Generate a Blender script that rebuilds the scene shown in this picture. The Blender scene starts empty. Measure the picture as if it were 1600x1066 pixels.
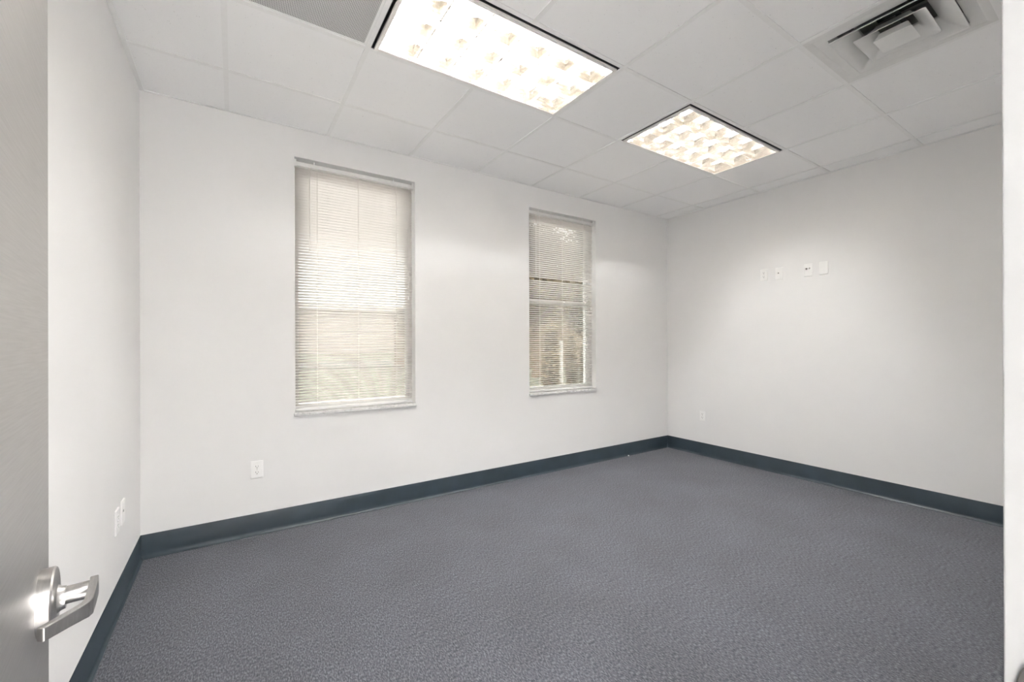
import bpy, bmesh, math, random
from mathutils import Vector, Matrix
C = bpy.context.scene.collection
SC = bpy.context.scene
PI = math.pi

# ------------------------------------------------------------------ camera
F_PX, CX, CY = 666.05, 803.84, 535.44
YAW, PITCH, ROLL = .5819, .0007, -.0026
cam = bpy.data.cameras.new('camera'); camo = bpy.data.objects.new('camera', cam); C.objects.link(camo)
fw = Vector((math.sin(YAW)*math.cos(PITCH), math.cos(YAW)*math.cos(PITCH), math.sin(PITCH)))
r = Vector((math.cos(YAW), -math.sin(YAW), 0)); u = r.cross(fw)
r2 = math.cos(ROLL)*r + math.sin(ROLL)*u; u2 = -math.sin(ROLL)*r + math.cos(ROLL)*u
m = Matrix((r2, u2, -fw)).transposed().to_4x4(); m.translation = (.6449, -2.8445, 1.2818)
camo.matrix_world = m
cam.sensor_fit = 'HORIZONTAL'; cam.sensor_width = 36; cam.lens = F_PX*36/1600
cam.shift_x = (800-CX)/1600; cam.shift_y = (CY-533)/1600
cam.clip_start = .02; cam.clip_end = 500
SC.camera = camo

# ------------------------------------------------------------------ light of the place
EXPOSURE = 0.07
SKY = 5.6
TUBE = 140.0
HALL_FILL = 72.0  # strength of the fill panel added in the unseen hall
SC.view_settings.view_transform = 'Standard'; SC.view_settings.look = 'None'
SC.view_settings.gamma = 1; SC.view_settings.use_curve_mapping = False
SC.view_settings.exposure = EXPOSURE
w = bpy.data.worlds.new('overcast sky'); SC.world = w; w.use_nodes = True
bg = w.node_tree.nodes['Background']; bg.inputs[0].default_value = (1, .995, .985, 1); bg.inputs[1].default_value = SKY
try:
    SC.cycles.max_bounces = 18; SC.cycles.diffuse_bounces = 13; SC.cycles.transparent_max_bounces = 16
    SC.cycles.use_denoising = True; SC.cycles.sample_clamp_indirect = 30; SC.cycles.use_light_tree = True
except Exception: pass

# ------------------------------------------------------------------ the room's numbers
T = .6096
XL, XR = .178, 5.088            # side walls
YB, YN = .495, -2.750           # window wall, doorway wall
H = 2.792                       # underside of the ceiling grid
ZT = 3.15                       # walls run on above the hung ceiling
WT = .20                        # window wall thickness
WIN = {1: (1.000, 1.877, .795, 2.592), 2: (3.014, 3.887, .795, 2.588)}
DOOR_L, DOOR_R, DOOR_H = .526, 1.335, 2.13
YH = YN - .14                   # hall face of the doorway wall

# ------------------------------------------------------------------ materials
def mat(name, col, rough=.5, metal=0, spec=.5):
    k = bpy.data.materials.new(name); k.use_nodes = True
    b = k.node_tree.nodes['Principled BSDF']
    b.inputs['Base Color'].default_value = (*col, 1); b.inputs['Roughness'].default_value = rough
    b.inputs['Metallic'].default_value = metal; b.inputs['Specular IOR Level'].default_value = spec
    return k, k.node_tree, b
def node(nt, t, **kw):
    n = nt.nodes.new(t)
    for a, v in kw.items(): setattr(n, a, v)
    return n
def texco(nt, scale=(1, 1, 1), rot=(0, 0, 0)):
    tc = node(nt, 'ShaderNodeTexCoord'); mp = node(nt, 'ShaderNodeMapping')
    mp.inputs['Scale'].default_value = scale; mp.inputs['Rotation'].default_value = rot
    nt.links.new(tc.outputs['Object'], mp.inputs[0]); return mp.outputs[0]
def noise(nt, vec, scale, detail=2, rough=.5):
    n = node(nt, 'ShaderNodeTexNoise'); n.inputs['Scale'].default_value = scale
    n.inputs['Detail'].default_value = detail; n.inputs['Roughness'].default_value = rough
    nt.links.new(vec, n.inputs['Vector']); return n.outputs['Fac']
def ramp(nt, fac, stops):
    rr = node(nt, 'ShaderNodeValToRGB'); e = rr.color_ramp.elements
    while len(e) < len(stops): e.new(.5)
    for q, (p, c) in zip(e, stops): q.position = p; q.color = (*c, 1) if len(c) == 3 else c
    nt.links.new(fac, rr.inputs[0]); return rr.outputs[0]
def bump(nt, b, fac, strength, dist=.001):
    n = node(nt, 'ShaderNodeBump'); n.inputs['Strength'].default_value = strength; n.inputs['Distance'].default_value = dist
    nt.links.new(fac, n.inputs['Height']); nt.links.new(n.outputs[0], b.inputs['Normal'])
def simple(name, col, rough=.5, metal=0, var=.04, scale=30, spec=.5, bmp=0):
    k, nt, b = mat(name, col, rough, metal, spec)
    f = noise(nt, texco(nt), scale, 3)
    lo = tuple(c*(1-var) for c in col); hi = tuple(min(1, c*(1+var)) for c in col)
    nt.links.new(ramp(nt, f, [(.35, lo), (.65, hi)]), b.inputs['Base Color'])
    if bmp: bump(nt, b, f, bmp)
    return k

M = {}
M['wall'] = simple('painted wall', (.845, .840, .835), .6, var=.008, scale=3, spec=.3)
M['grid'] = simple('white enamelled grid', (.88, .88, .875), .5, var=.01)
M['white_paint'] = simple('pale door frame paint', (.30, .30, .30), .35, var=.01)
M['plastic'] = simple('white plastic', (.92, .915, .905), .3, var=.01)
M['slot'] = simple('dark slots', (.05, .047, .045), .6)
M['port'] = simple('grey jack', (.25, .24, .23), .5)
M['vinyl'] = simple('white vinyl window', (.83, .83, .82), .35, var=.01)
M['diffuser'] = simple('white enamelled steel', (.76, .76, .745), .35, var=.01)
M['duct'] = simple('dark duct lining', (.03, .03, .032), .8, var=.2)
M['galv'] = simple('grey galvanised duct', (.34, .34, .335), .5, var=.1)
M['gap_shade'] = simple('fixture gap shade', (.10, .10, .105), .6)  # dark colour stands in for shade in the fixture's edge gap
M['fixture'] = simple('white fixture enamel', (.87, .85, .82), .3, var=.01)
M['screw'] = simple('bright screw', (.6, .6, .58), .3, metal=1)
M['debris'] = simple('white scrap', (.8, .8, .78), .7)
# ceiling tile: white with pin holes and fissures
k, nt, b = mat('mineral fibre tile', (.92, .92, .92), .85, 0, .2)
v = texco(nt)
vo = node(nt, 'ShaderNodeTexVoronoi'); vo.inputs['Scale'].default_value = 110; nt.links.new(v, vo.inputs['Vector'])
n1 = noise(nt, v, 34, 3)
mx = node(nt, 'ShaderNodeMath', operation='ADD'); nt.links.new(vo.outputs['Distance'], mx.inputs[0]); nt.links.new(n1, mx.inputs[1])
col = ramp(nt, mx.outputs[0], [(.44, (.60, .60, .59)), (.56, (.925, .925, .925))])
nt.links.new(col, b.inputs['Base Color']); bump(nt, b, mx.outputs[0], .15)
M['tile'] = k
# carpet: blue grey loops
k, nt, b = mat('blue grey loop carpet', (.15, .15, .17), .95, 0, .1)
v = texco(nt, (1, .38, 1)); v2 = texco(nt)
fa = noise(nt, v, 190, 2, .6); fb = noise(nt, v2, 480, 2, .7); f2 = noise(nt, v2, 2.2, 4, .6)
mm = node(nt, 'ShaderNodeMix', data_type='FLOAT'); mm.inputs[0].default_value = .42
nt.links.new(fa, mm.inputs[2]); nt.links.new(fb, mm.inputs[3]); f1 = mm.outputs[0]
c1 = ramp(nt, f1, [(.38, (.035, .038, .047)), (.5, (.086, .090, .107)), (.62, (.185, .191, .217))])
c2 = ramp(nt, f2, [(.33, (.86, .85, .84)), (.66, (1.0, 1.0, 1.0))])
mi = node(nt, 'ShaderNodeMix', data_type='RGBA', blend_type='MULTIPLY'); mi.inputs[0].default_value = 1
nt.links.new(c1, mi.inputs[6]); nt.links.new(c2, mi.inputs[7]); nt.links.new(mi.outputs[2], b.inputs['Base Color'])
b.inputs['Sheen Weight'].default_value = .15
M['carpet'] = k
M['base'] = simple('dark slate rubber base', (.028, .042, .056), .42, var=.12, scale=6, spec=.5)
# marble
k, nt, b = mat('white marble sill', (.8, .8, .8), .25)
f = noise(nt, texco(nt, (1, 1, 2.2)), 26, 5, .7)
nt.links.new(ramp(nt, f, [(.3, (.42, .42, .42)), (.45, (.74, .74, .73)), (.6, (.84, .84, .83))]), b.inputs['Base Color'])
M['marble'] = k
# blind slats: pale vinyl, lets a little daylight through
k, nt, b = mat('cream vinyl slats', (.93, .92, .912), .4)
tr = node(nt, 'ShaderNodeBsdfTranslucent'); tr.inputs[0].default_value = (.95, .92, .895, 1)
ms = node(nt, 'ShaderNodeMixShader'); ms.inputs[0].default_value = .56
out = nt.nodes['Material Output']
nt.links.new(b.outputs[0], ms.inputs[1]); nt.links.new(tr.outputs[0], ms.inputs[2]); nt.links.new(ms.outputs[0], out.inputs[0])
M['slat'] = k
# glass pane
k, nt, b = mat('window glass', (1, 1, 1), .02)
tp = node(nt, 'ShaderNodeBsdfTransparent'); tp.inputs[0].default_value = (.93, .95, .93, 1)
gl = node(nt, 'ShaderNodeBsdfGlossy'); gl.inputs['Roughness'].default_value = .02
fr = node(nt, 'ShaderNodeFresnel'); fr.inputs[0].default_value = 1.45
ms = node(nt, 'ShaderNodeMixShader'); nt.links.new(fr.outputs[0], ms.inputs[0])
nt.links.new(tp.outputs[0], ms.inputs[1]); nt.links.new(gl.outputs[0], ms.inputs[2])
nt.links.new(ms.outputs[0], nt.nodes['Material Output'].inputs[0]); M['glass'] = k
# brushed steel
def steel(name, col, rough, scale, aniso=0):
    k, nt, b = mat(name, col, rough, 1)
    f = noise(nt, texco(nt, scale), 60, 2)
    nt.links.new(ramp(nt, f, [(.3, tuple(c*.93 for c in col)), (.7, tuple(min(1, c*1.05) for c in col))]), b.inputs['Base Color'])
    bump(nt, b, f, .06, .0004)
    b.inputs['Anisotropic'].default_value = aniso
    return k
M['steel'] = steel('satin steel', (.47, .46, .45), .34, (1, 8, 1))
M['door'] = steel('grey metallic door skin', (.43, .42, .41), .42, (.2, .2, 6), .3)
M['louver'] = steel('semi specular louvre', (.86, .82, .76), .165, (1, 1, 1))
# perforated return grille
k, nt, b = mat('perforated plate', (.6, .6, .6), .5, 0)
tc = node(nt, 'ShaderNodeTexCoord'); sx = node(nt, 'ShaderNodeSeparateXYZ'); nt.links.new(tc.outputs['Object'], sx.inputs[0])
def saw(o, pitch, off=None):
    a = node(nt, 'ShaderNodeMath', operation='DIVIDE'); nt.links.new(o, a.inputs[0]); a.inputs[1].default_value = pitch
    f = node(nt, 'ShaderNodeMath', operation='FRACT'); nt.links.new(a.outputs[0], f.inputs[0])
    s = node(nt, 'ShaderNodeMath', operation='SUBTRACT'); nt.links.new(f.outputs[0], s.inputs[0]); s.inputs[1].default_value = .5
    q = node(nt, 'ShaderNodeMath', operation='MULTIPLY'); nt.links.new(s.outputs[0], q.inputs[0]); nt.links.new(s.outputs[0], q.inputs[1]); return q.outputs[0]
ad = node(nt, 'ShaderNodeMath', operation='ADD'); nt.links.new(saw(sx.outputs[0], .0066), ad.inputs[0]); nt.links.new(saw(sx.outputs[1], .0066), ad.inputs[1])
nt.links.new(ramp(nt, ad.outputs[0], [(.085, (.055, .055, .058)), (.11, (.66, .66, .655))]), b.inputs['Base Color'])
M['perf'] = k
def emis(name, col, s):
    k = bpy.data.materials.new(name); k.use_nodes = True; nt = k.node_tree; nt.nodes.remove(nt.nodes['Principled BSDF'])
    e = nt.nodes.new('ShaderNodeEmission'); e.inputs[0].default_value = (*col, 1); e.inputs[1].default_value = s
    nt.links.new(e.outputs[0], nt.nodes['Material Output'].inputs[0]); return k
M['tube'] = emis('fluorescent tube', (1, 1, 1), TUBE)
M['hall_fill'] = emis('hall fill panel', (1, 1, 1), HALL_FILL)  # glow of the added hall fill
# outdoors
M['grass'] = simple('lawn', (.115, .11, .078), .9, var=.15, scale=2)
M['walk'] = simple('concrete walk', (.42, .36, .32), .8, var=.08)
M['road'] = simple('asphalt', (.085, .078, .072), .85, var=.1)
M['stucco'] = simple('peach stucco', (.40, .34, .305), .8, var=.04, scale=1)
M['brick'] = simple('brown stucco', (.20, .145, .10), .8, var=.08, scale=2)
M['roof'] = simple('roof shingles', (.16, .13, .11), .85, var=.1)
M['bark'] = simple('bark', (.16, .11, .075), .9, var=.25, scale=9)
M['leaf'] = simple('brown green leaves', (.15, .11, .065), .7, var=.4, scale=1.5)
M['hedge'] = simple('dull hedge leaves', (.15, .11, .065), .8, var=.35, scale=2)
M['post'] = simple('white post', (.4, .38, .36), .6)

# ------------------------------------------------------------------ helpers
def box(bm, a, b):
    x0, y0, z0 = a; x1, y1, z1 = b
    vs = [bm.verts.new(p) for p in ((x0,y0,z0),(x1,y0,z0),(x1,y1,z0),(x0,y1,z0),(x0,y0,z1),(x1,y0,z1),(x1,y1,z1),(x0,y1,z1))]
    for f in ((0,3,2,1),(4,5,6,7),(0,1,5,4),(1,2,6,5),(2,3,7,6),(3,0,4,7)): bm.faces.new([vs[i] for i in f])
    return vs
def rings(bm, loops, cap0=True, cap1=True, closed=True):
    R = [[bm.verts.new(p) for p in l] for l in loops]
    n = len(R[0])
    for a, b in zip(R, R[1:]):
        for i in range(n if closed else n-1):
            j = (i+1) % n; bm.faces.new((a[i], a[j], b[j], b[i]))
    if cap0 and closed: bm.faces.new(R[0][::-1])
    if cap1 and closed: bm.faces.new(R[-1])
def tube(bm, p, q, rad, n=16, rad2=None):
    p, q = Vector(p), Vector(q); d = (q-p).normalized()
    a = d.orthogonal().normalized(); c = d.cross(a)
    rings(bm, [[o + s*(math.cos(2*PI*i/n)*a + math.sin(2*PI*i/n)*c) for i in range(n)] for o, s in ((p, rad), (q, rad2 or rad))])
def lathe(bm, prof, origin, axis, n=48):
    origin = Vector(origin); axis = Vector(axis).normalized(); a = axis.orthogonal().normalized(); c = axis.cross(a)
    rings(bm, [[origin + h*axis + rr*(math.cos(2*PI*i/n)*a + math.sin(2*PI*i/n)*c) for i in range(n)] for rr, h in prof])
def obj(name, bm, mt, parent=None, smooth=False, bevel=0, seg=2):
    bmesh.ops.recalc_face_normals(bm, faces=bm.faces)
    me = bpy.data.meshes.new(name); bm.to_mesh(me); bm.free()
    o = bpy.data.objects.new(name, me); C.objects.link(o); me.materials.append(mt)
    if parent: o.parent = parent
    if smooth:
        for p in me.polygons: p.use_smooth = True
        me.set_sharp_from_angle(angle=.6)
    if bevel:
        bv = o.modifiers.new('bevel', 'BEVEL'); bv.width = bevel; bv.segments = seg; bv.limit_method = 'ANGLE'
    return o
def B(*boxes):
    bm = bmesh.new()
    for a, b in boxes: box(bm, a, b)
    return bm
def struct(o): o['kind'] = 'structure'; return o
def thing(name, label, cat, loc=(0, 0, 0), rot=(0, 0, 0), group=None):
    o = bpy.data.objects.new(name, None); o.empty_display_size = .05; C.objects.link(o); o.location = loc; o.rotation_euler = rot
    return tag(o, label, cat, group)
def tag(o, label, cat, group=None):
    o['label'] = label; o['category'] = cat
    if group: o['group'] = group
    return o

# ------------------------------------------------------------------ shell
struct(obj('floor', B(((XL-.15, YN-.07, -.12), (XR+.15, YB+WT, 0))), M['carpet']))
M['hall_bounce_tile'] = simple('pale hall bounce tile', (.80, .79, .77), .35, var=.03)  # made pale so the unseen hall floor bounces fill through the doorway
struct(obj('floor_hall', B(((XL-.15, YN-1.9, -.12), (2.75, YN-.07, 0))), M['hall_bounce_tile']))
struct(obj('wall_left', B(((XL-.12, YN-.14, 0), (XL, YB+WT, ZT))), M['wall']))
struct(obj('wall_right', B(((XR, YN-.14, 0), (XR+.12, YB+WT, ZT))), M['wall']))
def window_wall():
    bm = bmesh.new(); xs = [XL]
    for i in (1, 2): xs += WIN[i][:2]
    xs.append(XR)
    for i in range(0, 6, 2): box(bm, (xs[i], YB, 0), (xs[i+1], YB+WT, ZT))
    for i in (1, 2):
        x0, x1, z0, z1 = WIN[i]
        box(bm, (x0, YB, 0), (x1, YB+WT, z0-.022)); box(bm, (x0, YB, z1), (x1, YB+WT, ZT))
    bmesh.ops.remove_doubles(bm, verts=bm.verts, dist=1e-5)
    return bm
struct(obj('wall_back', window_wall(), M['wall']))
FW = .050
struct(obj('wall_front', B(((XL, YH+.005, 0), (DOOR_L-FW+.005, YN-.005, ZT)), ((DOOR_R+FW-.005, YH+.005, 0), (XR, YN-.005, ZT)), ((DOOR_L-FW+.005, YH+.005, DOOR_H+FW-.005), (DOOR_R+FW-.005, YN-.005, ZT))), M['wall']))
# unseen hall added behind the doorway, shuts out sky and holds the fill
struct(obj('wall_hall', B(((XL-.12, YN-1.9, 0), (XL, YH, ZT)), ((2.6, YN-1.9, 0), (2.72, YH, ZT)), ((XL, YN-1.9, 0), (2.6, YN-1.8, ZT))), M['wall']))

# ------------------------------------------------------------------ ceiling
LIGHTS = [(2*T, -T, '1'), (5*T, -T, '2')]       # left edge x, near-window edge y ; each 4 ft by 2 ft
holes = set()
for lx, ly, _ in LIGHTS:
    i0 = round(lx/T); holes |= {(i0, 1), (i0+1, 1)}
holes |= {(1, 1), (5, 3)}                        # return grille and supply diffuser
def ceil_mesh():
    bm = bmesh.new()
    for i in range(0, 9):
        xa, xb = max(i*T, XL), min((i+1)*T, XR)
        for j in range(-1, 5):
            yb, ya = min(-j*T, YB), max(-(j+1)*T, YN)
            if (i, j) in holes or xb-xa < .01 or yb-ya < .01: continue
            g = .0015
            box(bm, (xa+g, ya+g, H+.0035), (xb-g, yb-g, H+.019))
    box(bm, (XL, YN-1.8, ZT-.1), (XR, YB, ZT))  # unseen deck above, added to stop light leaking in
    box(bm, (XL, YN-1.8, H+.003), (2.6, YH, H+.019))
    return bm
ceiling = struct(obj('ceiling', ceil_mesh(), M['tile']))
def grid_mesh():
    bm = bmesh.new(); hw = .012
    for i in range(1, 9):
        z = H - .0006
        for ya, yb in ((YN, -2*T+hw), (-2*T+hw, -T-hw), (-T-hw, YB)):
            if ya > YN and yb < 0 and i in (3, 6): continue      # the 4 ft lights span these
            box(bm, (i*T-hw, ya, z), (i*T+hw, yb, H+.003))
    for j in range(0, 5):
        y = -j*T
        for i in range(0, 9):
            xa, xb = max(i*T+hw, XL), min((i+1)*T-hw, XR)
            if xb > xa: box(bm, (xa, y-hw, H), (xb, y+hw, H+.003))
    a = .022
    box(bm, (XL, YN, H-.001), (XL+a, YB, H+.003)); box(bm, (XR-a, YN, H-.001), (XR, YB, H+.003))
    box(bm, (XL+a, YB-a*.6, H-.001), (XR-a, YB, H+.003)); box(bm, (XL+a, YN, H-.001), (XR-a, YN+a, H+.003))
    return bm
obj('ceiling_grid', grid_mesh(), M['grid'], ceiling)

# ------------------------------------------------------------------ rubber base
def base_prof(h=.143):
    return [(0, 0), (.016, 0), (.0155, .004), (.009, .009), (.0055, .018), (.004, .03), (.0035, h-.004), (.002, h), (0, h)]
def base_run(name, p0, p1, nrm):
    bm = bmesh.new(); nrm = Vector(nrm)
    rings(bm, [[Vector(p)+nrm*d+Vector((0, 0, z)) for d, z in base_prof()] for p in (p0, p1)])
    return struct(obj(name, bm, M['base'], smooth=True))
base_run('baseboard_back', (XL, YB, 0), (XR, YB, 0), (0, -1, 0))
base_run('baseboard_left', (XL, YN, 0), (XL, YB, 0), (1, 0, 0))
base_run('baseboard_right', (XR, YN, 0), (XR, YB, 0), (-1, 0, 0))
base_run('baseboard_front', (DOOR_R+FW+.002, YN-.005, 0), (XR, YN-.005, 0), (0, 1, 0))

# ------------------------------------------------------------------ doorway
def frame_bm():
    bm = bmesh.new()
    for s, x in ((-1, DOOR_L), (1, DOOR_R)):
        xa, xb = sorted((x, x+s*FW)); box(bm, (xa, YH, 0), (xb, YN, DOOR_H+FW))
        xa, xb = sorted((x, x-s*.016)); box(bm, (xa, YH+.03, 0), (xb, YN-.048, DOOR_H))      # stop
    box(bm, (DOOR_L, YH, DOOR_H), (DOOR_R, YN, DOOR_H+FW))
    box(bm, (DOOR_L+.016, YH+.03, DOOR_H-.016), (DOOR_R-.016, YN-.048, DOOR_H))
    return bm
frame = struct(obj('trim_1', frame_bm(), M['white_paint'], bevel=.0015)); frame['label'] = 'white painted metal door frame'
# strike plate on the right jamb with its curved lip
def strike():
    bm = bmesh.new(); zc, yc = .9135, YN-.035; n = 40
    R0 = [(yc+.0265*math.cos(2*PI*i/n), zc+.045*math.sin(2*PI*i/n)) for i in range(n)]
    rings(bm, [[(DOOR_R-x-.0012*max(0, (y-yc)/.0265), yc+(y-yc)*k_, zc+(z-zc)*k_) for y, z in R0] for x, k_ in ((-.001, 1), (.0022, 1), (.0026, .96), (.0014, .55), (.0012, .5))])
    return bm
M['dark_steel'] = simple('dull dark strike', (.055, .052, .048), .7, spec=.2)
st = obj('strike_plate', strike(), M['dark_steel'], frame)
# the door leaf, swung in against the left
DD = Vector((-.134, .991, 0)).normalized()
door = bpy.data.objects.new('door_1', None); C.objects.link(door)
hinge = Vector((.5262, -2.7455, 0)); door.location = hinge; door.rotation_euler = (0, 0, math.atan2(DD.y, DD.x)); struct(door)
door['label'] = 'grey metal door standing open at the left edge'
DW = .8
obj('door_slab', B(((.003, 0, .008), (DW, .044, DOOR_H-.004))), M['door'], door, bevel=.0012)
HX, HZ = .731, .9355
def lever_set(side):
    root = bpy.data.objects.new('door_handle', None); C.objects.link(root); root.parent = door
    root.location = (HX, 0 if side < 0 else .044, HZ)
    s = side
    bm = bmesh.new(); lathe(bm, [(.043, 0), (.043, .0125), (.0415, .0145), (.036, .0155), (.026, .0150), (.018, .0165), (.0155, .020), (.0145, .024)], (0, 0, 0), (0, s, 0), 64)
    obj('rose', bm, M['steel'], root, smooth=True)
    bm = bmesh.new(); tube(bm, (0, s*.0405, -.030), (0, 0, 0), .001); bm.free()
    # lever: round shank, flat arm along the door, return towards the door
    bm = bmesh.new()
    path = [(.0, .018, .0115, .0115), (.0, .030, .0115, .0115), (.0, .040, .0118, .0118), (-.001, .047, .0122, .009)]
    n = 24; loops = []
    for x, y, rz_, rx_ in path:
        loops.append([(x+rx_*math.cos(2*PI*i/n), s*y, .002+rz_*math.sin(2*PI*i/n)) for i in range(n)])
    rings(bm, loops)
    obj('shank', bm, M['steel'], root, smooth=True)
    bm = bmesh.new()
    th = .0045
    pts = [(.012, .051), (.0, .0515), (-.030, .051), (-.060, .050), (-.068, .0475), (-.073, .0435), (-.084, .033), (-.105, .0125)]
    loops = []
    for q, (x, y) in enumerate(pts):
        a = pts[max(q-1, 0)]; c = pts[min(q+1, len(pts)-1)]
        d = Vector((c[0]-a[0], c[1]-a[1])).normalized(); nn = Vector((-d.y, d.x))
        hh = .0128 - .0045*q/(len(pts)-1); zc = .002 + .004*q/(len(pts)-1)
        loops.append([(x+nn.x*th*t, s*(y+nn.y*th*t), zc+hz*hh) for t, hz in ((-1, -1), (1, -1), (1, 1), (-1, 1))])
    rings(bm, loops)
    obj('lever', bm, M['steel'], root, bevel=.0014, smooth=False)
    bm = bmesh.new(); lathe(bm, [(.0022, 0), (.0022, .0012), (.001, .0016)], (.0,0,0), (0, 0, -1), 12)
    o = obj('set_screw', bm, M['screw'], root, smooth=True); o.location = (-.030, s*.0075, -.0305); o.rotation_euler = (0, PI/4, 0)
    return root
lever_set(-1); lever_set(1)
obj('latch_plate', B(((DW-.0005, .008, HZ-.029), (DW+.0022, .036, HZ+.029)), ((DW, .014, HZ-.010), (DW+.011, .030, HZ+.010))), M['steel'], door)
for z in (.22, 1.06, 1.92):
    bm = bmesh.new(); tube(bm, (-.002, -.007, z-.057), (-.002, -.007, z+.057), .006, 16)
    obj('hinge', bm, M['steel'], door, smooth=True)

# ------------------------------------------------------------------ windows and blinds
def window(n):
    x0, x1, z0, z1 = WIN[n]; ya, yb = YB+.105, YB+.165; fwid = .018; zm = 1.690
    bm = B(((x0, ya, z0), (x0+fwid, yb, z1)), ((x1-fwid, ya, z0), (x1, yb, z1)), ((x0+fwid, ya, z0), (x1-fwid, yb, z0+fwid)), ((x0+fwid, ya, z1-.055), (x1-fwid, yb, z1)))
    wf = struct(obj('window_%d' % n, bm, M['vinyl'], bevel=.002))
    a, c = x0+fwid, x1-fwid
    sashes = (('lower_sash', z0+fwid, zm+.022, ya+.008), ('upper_sash', zm-.018, z1-.055, ya+.032)) if n == 2 else (('fixed_sash', z0+fwid, z1-.055, ya+.020),)
    for nm, za, zb, y in sashes:
        s = .022
        sh = obj(nm, B(((a, y, za), (a+s, y+.022, zb)), ((c-s, y, za), (c, y+.022, zb)), ((a+s, y, za), (c-s, y+.022, za+s+.004)), ((a+s, y, zb-s-.004), (c-s, y+.022, zb))), M['vinyl'], wf)
        obj('pane', B(((a+s, y+.010, za+s+.004), (c-s, y+.013, zb-s-.004))), M['glass'], sh)
    if n == 2: obj('sash_lock', B(((x0+.42, ya-.004, zm+.022), (x0+.47, ya+.02, zm+.034))), M['vinyl'], wf)
    sill = obj('window_sill', B(((x0+.001, YB-.004, z0-.021), (x1-.001, YB+.105, z0)), ((x0-.006, YB-.020, z0-.021), (x1+.006, YB-.0005, z0))), M['marble'], wf, bevel=.003)
for n in (1, 2): window(n)

def blind(n, tilt, label, skip=(), cord_knob=False, gathers=()):
    x0, x1, z0, z1 = WIN[n]; yc = YB+.048
    b0, b1 = x0+.006, x1-.010
    root = thing('window_blind', label, 'blind', ((x0+x1)/2, yc, z0), group=None)
    def L(bmx):                                   # world-built mesh into the blind's own frame
        bmesh.ops.translate(bmx, verts=bmx.verts, vec=(-(x0+x1)/2, -yc, -z0)); return bmx
    hr0, hr1 = z1-.046, z1-.017
    bm = B(((b0, yc-.014, hr0), (b1, yc+.014, hr0+.0012)), ((b0, yc-.014, hr0), (b0+.0012, yc+.014, hr1)), ((b1-.0012, yc-.014, hr0), (b1, yc+.014, hr1)),
           ((b0, yc-.014, hr0), (b1, yc-.013, hr1)), ((b0, yc+.013, hr0), (b1, yc+.014, hr1)))
    obj('headrail', L(bm), M['vinyl'], root)
    for e, s in ((x0+.001, 1), (x1-.001, -1)):
        xa, xb = sorted((e, e+s*.016))
        obj('bracket', L(B(((xa, yc-.018, hr0-.006), (xb, yc+.02, z1-.001)))), M['vinyl'], root)
    # slats: shallow arched strips
    rnd = random.Random(n); bm = bmesh.new(); pitch = .0203; wdt = .0250; zz = hr0-.020; i = 0; tl = math.radians(tilt)
    while zz > z0+.030:
        if i not in skip:
            t = tl + rnd.uniform(-.015, .015); loops = []
            for q in range(5):
                a = (q/4-.5); yy = a*wdt; bow = .0017*(1-(2*a)**2)
                py = yy*math.cos(t) + bow*math.sin(t); pz = -yy*math.sin(t) + bow*math.cos(t)
                loops.append((py, pz))
            sg = 4; R = []
            for kx in range(sg+1):
                x = b0+.003 + (b1-b0-.006)*kx/sg; sag = .00015*rnd.uniform(-1, 1)
                R.append([(x, yc+py, zz+pz+sag) for py, pz in loops])
            rings(bm, R, False, False, closed=False)
        i += 1; zz -= pitch
    sl = obj('slats', L(bm), M['slat'], root)
    for p in sl.data.polygons: p.use_smooth = True
    so = sl.modifiers.new('thick', 'SOLIDIFY'); so.thickness = .0006
    obj('bottom_rail', L(B(((b0+.003, yc-.012, z0+.006), (b1-.003, yc+.012, z0+.022)))), M['vinyl'], root, bevel=.003)
    for f in (.171, .5, .835):
        x = x0 + f*(x1-x0)
        obj('ladder_cord', L(B(((x-.0008, yc-.0145, z0+.02), (x+.0008, yc-.0130, hr0)), ((x+.003, yc-.0145, z0+.02), (x+.0042, yc-.0130, hr0)))), M['slat'], root)
        obj('cord_guide', L(B(((x-.007, yc-.018, hr0-.004), (x+.007, yc-.014, hr0+.007)))), M['vinyl'], root)
    for f in (.15, .81):
        x = x0 + f*(x1-x0)
        obj('mounting_clip', L(B(((x-.004, yc-.017, hr0-.002), (x+.004, yc-.0142, z1-.001)), ((x-.004, yc-.0142, z1-.009), (x+.004, yc+.016, z1-.006)))), M['vinyl'], root)
    # lift cord and its tassel
    xk = x1-.044; zk = 1.650
    bm = bmesh.new(); tube(bm, (xk-.003, yc-.020, zk), (xk-.002, yc-.020, hr0), .0007, 6); tube(bm, (xk+.003, yc-.020, zk), (xk+.003, yc-.020, hr0), .0007, 6)
    c = obj('lift_cord', L(bm), M['slat'], root)
    bm = bmesh.new(); lathe(bm, [(.002, 0), (.005, -.006), (.0075, -.022), (.0078, -.026), (.006, -.028)], (xk, yc-.020, zk+.010), (0, 0, 1), 16)
    obj('cord_tassel', L(bm), M['plastic'], c, smooth=True)
    # tilt wand
    bm = bmesh.new(); tube(bm, (x0+.10, yc-.021, z1-.65), (x0+.10, yc-.021, hr0), .003, 8)
    obj('tilt_wand', L(bm), M['slat'], root)
    return root
blind(1, 38, 'white mini blind nearly closed over the larger bright left window')
blind(2, 20, 'cream mini blind tilted open over the darker right window, trees showing through', skip=(30,))

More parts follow.
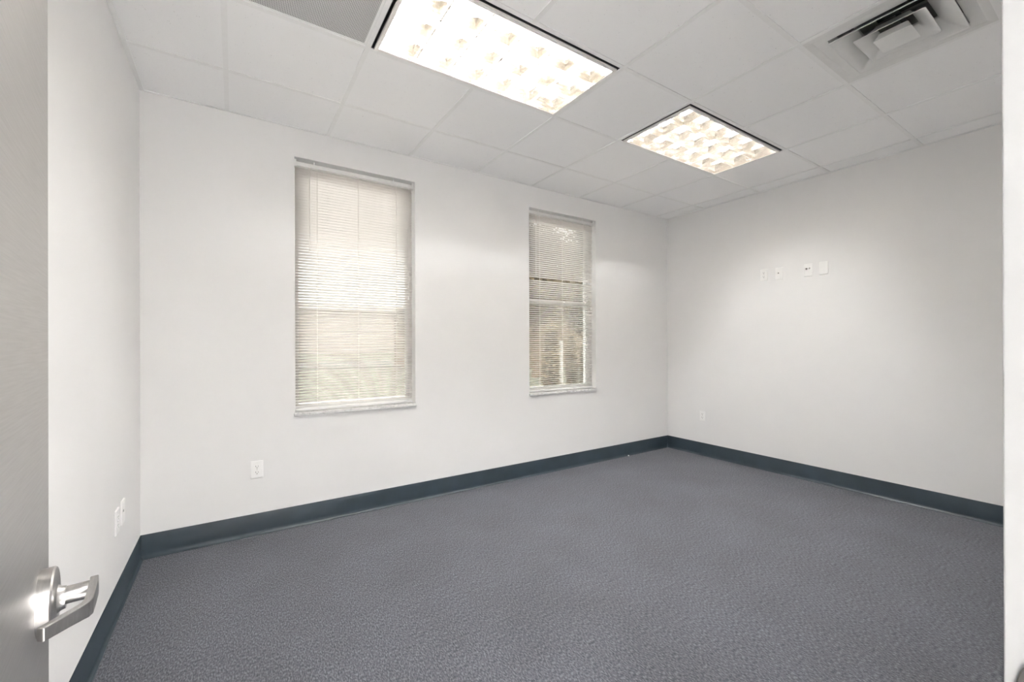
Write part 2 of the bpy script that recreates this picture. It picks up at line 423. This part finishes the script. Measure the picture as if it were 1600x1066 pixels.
# ------------------------------------------------------------------ lighting troffers
def troffer(lx, ly, label):
    Lx, Ly = 2*T, T
    root = thing('ceiling_light', label, 'ceiling light', (lx+Lx/2, ly-Ly/2, H), group=None)
    ax, ay = Lx/2-.012, Ly/2-.012
    # housing above the grid, its edge channel coloured dark as gap shade
    top = .165; e = .004
    bm = B(((-ax, -ay, .0035), (-ax+e, ay, top)), ((ax-e, -ay, .0035), (ax, ay, top)), ((-ax+e, -ay, .0035), (ax-e, -ay+e, top)), ((-ax+e, ay-e, .0035), (ax-e, ay, top)), ((-ax, -ay, top), (ax, ay, top+.004)))
    obj('housing', bm, M['gap_shade'], root)
    # white door frame of the louvre, set a little above the grid line
    gx, gy = ax-.014, ay-.014; fwd = .018; z0, z1 = -.012, 0.0
    bm = B(((-gx, -gy, z0), (-gx+fwd, gy, z1)), ((gx-fwd, -gy, z0), (gx, gy, z1)), ((-gx+fwd, -gy, z0), (gx-fwd, -gy+fwd, z1)), ((-gx+fwd, gy-fwd, z0), (gx-fwd, gy, z1)))
    obj('louver_frame', bm, M['fixture'], root, bevel=.001)
    ix, iy = gx-fwd, gy-fwd
    # reflector behind the lamps
    bm = bmesh.new()
    for s in (-1, 1):
        box(bm, (min(s*ix, s*(ix+.004)), -iy, z1), (max(s*ix, s*(ix+.004)), iy, .158))
        box(bm, (-ix, min(s*iy, s*(iy+.004)), z1), (ix, max(s*iy, s*(iy+.004)), .158))
    box(bm, (-ix, -iy, .158), (ix, iy, .1615))
    obj('reflector', bm, M['fixture'], root)
    bm = bmesh.new(); ox, oy = ix+.0045, iy+.0045
    for s in (-1, 1):
        box(bm, (min(s*ox, s*(ox+.003)), -oy-.003, z1+.0005), (max(s*ox, s*(ox+.003)), oy+.003, .158))
        box(bm, (-ox, min(s*oy, s*(oy+.003)), z1+.0005), (ox, max(s*oy, s*(oy+.003)), .158))
    obj('gap_shade_skirt', bm, M['gap_shade'], root)  # dark sheets added so the gap round the louvre reads as shaded
    # parabolic louvre: 6 by 3 cells, blades thin below and wide above
    def blade(bm, c, axis, half, hb):
        prof = [(.0034, 0), (.0035, .008), (.0040, .022), (.0074, .040), (.0122, .058), (.0185, .075)]
        P = [(-w_, z) for w_, z in prof] + [(w_, z) for w_, z in prof[::-1]]
        loops = []
        for t in (-half, half):
            loops.append([(c+w_, t, z0+.002+z) if axis == 'y' else (t, c+w_, z0+.002+z) for w_, z in P])
        rings(bm, loops)
    bm = bmesh.new()
    for q in range(1, 3): blade(bm, -iy+2*iy*q/3, 'x', ix, 0)
    for q in range(1, 6): blade(bm, -ix+2*ix*q/6, 'y', iy, 0)
    # curved sides of the outer cells
    prof = [(.001, 0), (.0022, .008), (.0036, .022), (.0072, .040), (.0125, .058), (.0190, .075), (0, .075)]
    for s in (-1, 1):
        rings(bm, [[(t, s*(iy-w_), z0+.002+z) for w_, z in prof] for t in (-ix, ix)])
        rings(bm, [[(s*(ix-w_), t, z0+.002+z) for w_, z in prof] for t in (-iy, iy)])
    obj('louver', bm, M['louver'], root)
    for q in range(3):
        y = -iy+2*iy*(q+.5)/3
        bm = bmesh.new(); tube(bm, (-ix+.02, y, .128), (ix-.02, y, .128), .0127, 12)
        obj('lamp_tube', bm, M['tube'], root, smooth=True)
    return root
troffer(LIGHTS[0][0], LIGHTS[0][1], 'nearer and larger looking lit ceiling light with white grid louvre, beside the grey grille')
troffer(LIGHTS[1][0], LIGHTS[1][1], 'farther lit ceiling light with shiny grid louvre, near the right wall')

# ------------------------------------------------------------------ return grille
rg = thing('return_grille', 'square grey perforated air return grille in the ceiling left of the nearer light', 'vent', (1.5*T, -1.5*T, H))
a = T/2-.012
obj('grille_frame', B(((-a, -a, .003), (-a+.012, a, .012)), ((a-.012, -a, .003), (a, a, .012)), ((-a+.012, -a, .003), (a-.012, -a+.012, .012)), ((-a+.012, a-.012, .003), (a-.012, a, .012))), M['grid'], rg)
obj('perforated_plate', B(((-a+.012, -a+.012, .005), (a-.012, a-.012, .0065))), M['perf'], rg)
obj('plenum_box', B(((-a, -a, .20), (a, a, .205)), ((-a, -a, .012), (-a+.004, a, .2)), ((a-.004, -a, .012), (a, a, .2)), ((-a, -a, .012), (a, -a+.004, .2)), ((-a, a-.004, .012), (a, a, .2))), M['duct'], rg)

# ------------------------------------------------------------------ supply diffuser with stepped square cones
df = thing('air_diffuser', 'white square air diffuser with nested stepped vanes in the ceiling', 'vent', (5.5*T, -3.5*T, H))
def sq(h, z, rr):
    """rounded square loop"""
    out = []
    for cx, cy, a0 in ((1, 1, 0), (-1, 1, 90), (-1, -1, 180), (1, -1, 270)):
        for k_ in range(5):
            a = math.radians(a0+k_*22.5); out.append((cx*(h-rr)+rr*math.cos(a), cy*(h-rr)+rr*math.sin(a), z))
    return out
def cone(name, prof, rr, mt=M['diffuser']):
    bm = bmesh.new(); rings(bm, [sq(h, z, rr*min(1, h/.1)) for h, z in prof], False, False)
    o = obj(name, bm, mt, df, smooth=True)
    s = o.modifiers.new('thick', 'SOLIDIFY'); s.thickness = .0014; s.offset = 0
    return o
a = T/2-.010
cone('outer_frame', [(a, .0032), (a, .0005), (.270, .0005), (.255, .006), (.235, .022), (.215, .052), (.208, .062)], .008)
cone('vane', [(.214, -.013), (.211, -.0128), (.190, -.004), (.160, .014), (.128, .045), (.122, .056)], .010)
cone('vane', [(.134, -.017), (.131, -.0168), (.115, -.009), (.092, .008), (.070, .032), (.066, .042)], .010)
bm = bmesh.new(); rings(bm, [sq(.056, .004, .008), sq(.060, -.008, .008), sq(.0712, -.0300, .008), sq(.0718, -.0318, .008), sq(.066, -.0318, .008)], True, True)
obj('center_panel', bm, M['diffuser'], df, smooth=True)
bm = bmesh.new(); rings(bm, [sq(.212, .060, .01), sq(.212, .20, .01)], False, True)
obj('duct_collar', bm, M['galv'], df)
obj('dark_patch', B(((-.14, -.09, .150), (.10, .10, .153)), ((-.16, -.01, .10), (.14, .01, .103))), M['duct'], df)  # near-black plates inside the grey collar
obj('plate_flange', B(((-a, -a, .0032), (-.212, a, .006)), ((.212, -a, .0032), (a, a, .006)), ((-.212, -a, .0032), (.212, -.212, .006)), ((-.212, .212, .0032), (.212, a, .006))), M['diffuser'], df)

# ------------------------------------------------------------------ wall plates
def plate(name, label, cat, pos, rz, kind, w_=.072, h_=.116, group=None):
    """front of the plate faces local -Y; pos is its centre on the wall"""
    root = thing(name, label, cat, pos, (0, 0, rz), group)
    bm = bmesh.new()
    rings(bm, [[(x*w_/2*s, y, z*h_/2*s2) for x, z in ((-1, -1), (1, -1), (1, 1), (-1, 1))] for y, s, s2 in ((0, 1, 1), (-.003, 1, 1), (-.0062, .94, .963))])
    obj('cover_plate', bm, M['plastic'], root, bevel=.001)
    if kind == 'duplex':
        for sz in (-1, 1):
            z = sz*.0195
            bm = bmesh.new()
            rings(bm, [[(.0172*c_, y, z+max(-.0135, min(.0135, .0172*s_))) for c_, s_ in ((math.cos(2*PI*i/28), math.sin(2*PI*i/28)) for i in range(28))] for y in (-.005, -.0078)])
            fc = obj('receptacle', bm, M['plastic'], root)
            bm = B(((-.0078, -.0081, z-.001), (-.0056, -.007, z+.0085)), ((.0056, -.0081, z), (.0074, -.007, z+.0075)))
            tube(bm, (0, -.007, z-.0072), (0, -.0081, z-.0072), .0026, 12)
            obj('slots', bm, M['slot'], fc)
        bm = bmesh.new(); tube(bm, (0, -.006, 0), (0, -.0072, 0), .003, 12); obj('screw', bm, M['screw'], root)
    elif kind in ('jack', 'jacks'):
        spots = [(-.008, .006)] if kind == 'jack' else [(-.014, .012), (.010, .014)]
        for q, (x, z) in enumerate(spots):
            hs = .0055 if kind == 'jack' else (.0075 if q == 0 else .006)
            bm = bmesh.new()
            if kind == 'jacks' and q == 0: tube(bm, (x, -.006, z), (x, -.012, z), .0075, 16)
            else: box(bm, (x-hs, -.0075, z-hs), (x+hs, -.005, z+hs))
            obj('port', bm, M['slot'] if q == 0 and kind == 'jacks' else M['port'], root)
    if kind in ('jack', 'jacks', 'blank'):
        for s in (-1, 1):
            bm = bmesh.new(); tube(bm, (0, -.006, s*.042), (0, -.0070, s*.042), .003, 12); obj('screw', bm, M['plastic'], root)
    return root
plate('wall_outlet', 'white duplex outlet low on the window wall below and left of the large window', 'outlet', (.772, YB, .437), 0, 'duplex')
R_ = PI/2      # local -Y turned to -X ... faces into the room from the right wall
plate('wall_outlet', 'white duplex outlet low on the right wall near the far corner', 'outlet', (XR, .024, .449), -PI/2, 'duplex')
plate('wall_outlet', 'leftmost of the four white plates high on the right wall, a duplex outlet', 'outlet', (XR, -.652, 1.955), -PI/2, 'duplex')
plate('data_jack', 'white plate with one tiny port, second from the left high on the right wall', 'wall plate', (XR, -.795, 1.950), -PI/2, 'jack')
plate('data_jack', 'white plate with a black port, third from the left high on the right wall', 'wall plate', (XR, -1.046, 1.949), -PI/2, 'jacks')
plate('blank_plate', 'plain blank white plate, rightmost of the four high on the right wall', 'wall plate', (XR, -1.168, 1.950), -PI/2, 'blank')
plate('wall_outlet', 'white duplex outlet low on the left wall, the one nearer the door', 'outlet', (XL, -.122, .440), PI/2, 'duplex')
plate('data_jack', 'white wall plate low on the left wall, the one nearer the window wall', 'wall plate', (XL, .003, .447), PI/2, 'jack')

# small white scrap on the far base
bm = bmesh.new(); bmesh.ops.create_icosphere(bm, subdivisions=2, radius=.008)
rn = random.Random(3)
for v_ in bm.verts: v_.co *= rn.uniform(.7, 1.25); v_.co.z *= .8
o = obj('paper_scrap', bm, M['debris']); o.location = (4.362, .468, .0305-.024)
tag(o, 'tiny white scrap lying against the dark base near the far corner', 'scrap')

# ------------------------------------------------------------------ fill panel added in the unseen hall behind the camera
hl = thing('hall_fill_light', 'added fill panel in the unseen hall ceiling behind the doorway', 'ceiling light', (2.15, YN-.95, H))
obj('panel_frame', B(((-.42, -.62, -.004), (.42, -.60, .003)), ((-.42, .60, -.004), (.42, .62, .003)), ((-.42, -.60, -.004), (-.40, .60, .003)), ((.40, -.60, -.004), (.42, .60, .003))), M['grid'], hl)
obj('panel', B(((-.40, -.60, -.002), (.40, .60, .002))), M['hall_fill'], hl)

# ------------------------------------------------------------------ outdoors
G = -.15
def gbox(name, x0, x1, y0, y1, z, mt, kind='structure'):
    o = obj(name, B(((x0, y0, z-.05), (x1, y1, z))), mt); o['kind'] = kind; return o
gbox('ground', -60, 140, YB+WT+.02, 170, G, M['grass'])
gbox('path', -20, 60, YB+WT+.03, 8.4, G+.02, M['walk'])  # walk; its unseen near part is added to bounce daylight at the ceiling
gbox('road', -60, 140, 23, 33, G+.02, M['road'])
ho = thing('house', 'pale peach building across the road seen through the left blind', 'building', (14, 62, G))
bm = B(((-34, 0, 0), (14, 10, 6.0))); obj('wall', bm, M['stucco'], ho)
bm = bmesh.new(); rings(bm, [[(-35, -1, 6), (15, -1, 6), (15, 11, 6), (-35, 11, 6)], [(-30, 4.6, 7.2), (10, 4.6, 7.2), (10, 5.4, 7.2), (-30, 5.4, 7.2)]]); obj('roof', bm, M['stucco'], ho)
hb = thing('house', 'low brown building behind the trees seen through the right blind', 'building', (17.5, 16.5, G))
obj('wall', B(((-8.2, 0, 0), (12, 8, 3.3))), M['brick'], hb)
bm = bmesh.new(); rings(bm, [[(-8.8, -.6, 3.3), (12.6, -.6, 3.3), (12.6, 8.6, 3.3), (-8.8, 8.6, 3.3)], [(-5, 3.7, 5.2), (9, 3.7, 5.2), (9, 4.3, 5.2), (-5, 4.3, 5.2)]]); obj('roof', bm, M['roof'], hb)
def leaves(bm, c, rad, n, size, rn):
    c = Vector(c)
    for _ in range(n):
        d = Vector((rn.gauss(0, 1), rn.gauss(0, 1), rn.gauss(0, 1))).normalized() * (rn.random()**.4)
        p = c + Vector((d.x*rad[0], d.y*rad[1], d.z*rad[2]))
        a = Vector((rn.gauss(0, 1), rn.gauss(0, 1), rn.gauss(0, 1))).normalized(); b_ = a.orthogonal().normalized()
        s = size*rn.uniform(.6, 1.3)
        vs = [bm.verts.new(p+q) for q in (-a*s, b_*s*.5, a*s, -b_*s*.5)]; bm.faces.new(vs)
def tree(x, y, h, cr, n, seed, label):
    rn = random.Random(seed); t = thing('tree', label, 'tree', (x, y, G))
    bm = bmesh.new(); lean = rn.uniform(-.5, .5)
    N = 10
    rings(bm, [[((.20-.012*k_)*(1+.5*max(0, 1-k_))*math.cos(2*PI*i/10)+lean*(k_/N)**1.5, (.20-.012*k_)*math.sin(2*PI*i/10), h*.75*k_/N) for i in range(10)] for k_ in range(N+1)])
    for _ in range(6):
        z = h*rn.uniform(.35, .7); q = Vector((lean*(z/h/.75)**1.5, 0, z)); tube(bm, q, q+Vector((rn.uniform(-1, 1)*cr*.7, rn.uniform(-1, 1)*cr*.7, rn.uniform(.5, 1.6))), .06, 6, .02)
    obj('trunk', bm, M['bark'], t, smooth=True)
    bm = bmesh.new()
    for _ in range(9):
        leaves(bm, (rn.uniform(-1, 1)*cr*.6+lean, rn.uniform(-1, 1)*cr*.6, h*rn.uniform(.38, .95)), (cr*.62, cr*.62, h*.16), n//9, .13, rn)
    obj('foliage', bm, M['leaf'], t)
tree(7.7, 9.6, 6.4, 1.5, 14000, 5, 'leafy tree nearest the right window, left of the other two')
tree(11.3, 11.6, 7.0, 1.6, 14000, 8, 'tall leafy tree, the middle of three outside the right window')
tree(15.2, 12.6, 7.0, 1.5, 14000, 12, 'leafy tree farthest right of three outside the right window')
def shrub(x, y, rx, h, seed, label):
    rn = random.Random(seed); t = thing('shrub', label, 'shrub', (x, y, G), group=None)
    bm = bmesh.new(); leaves(bm, (0, 0, h*.5), (rx, rx*.8, h*.52), 2600, .06, rn); obj('foliage', bm, M['hedge'], t)
    bm = bmesh.new()
    for _ in range(6): tube(bm, (rn.uniform(-.1, .1), rn.uniform(-.1, .1), 0), (rn.uniform(-.6, .6)*rx, rn.uniform(-.5, .5)*rx, h*.7), .018, 6, .008)
    obj('stem', bm, M['bark'], t)
shrub(6.24, 4.26, .20, 1.9, 21, 'brown green shrub low outside the right window, leftmost of three')
shrub(6.93, 4.39, .13, 1.6, 22, 'brown green shrub low outside the right window, middle of three')
shrub(7.19, 4.22, .12, 1.5, 23, 'brown green shrub low outside the right window, rightmost of three')
bm = bmesh.new(); tube(bm, (0, 0, 0), (0, 0, 1.5), .07, 12); o = obj('post', bm, M['post'], smooth=True); o.location = (10.6, 9.2, G); tag(o, 'short pale post on the lawn outside the right window', 'post')
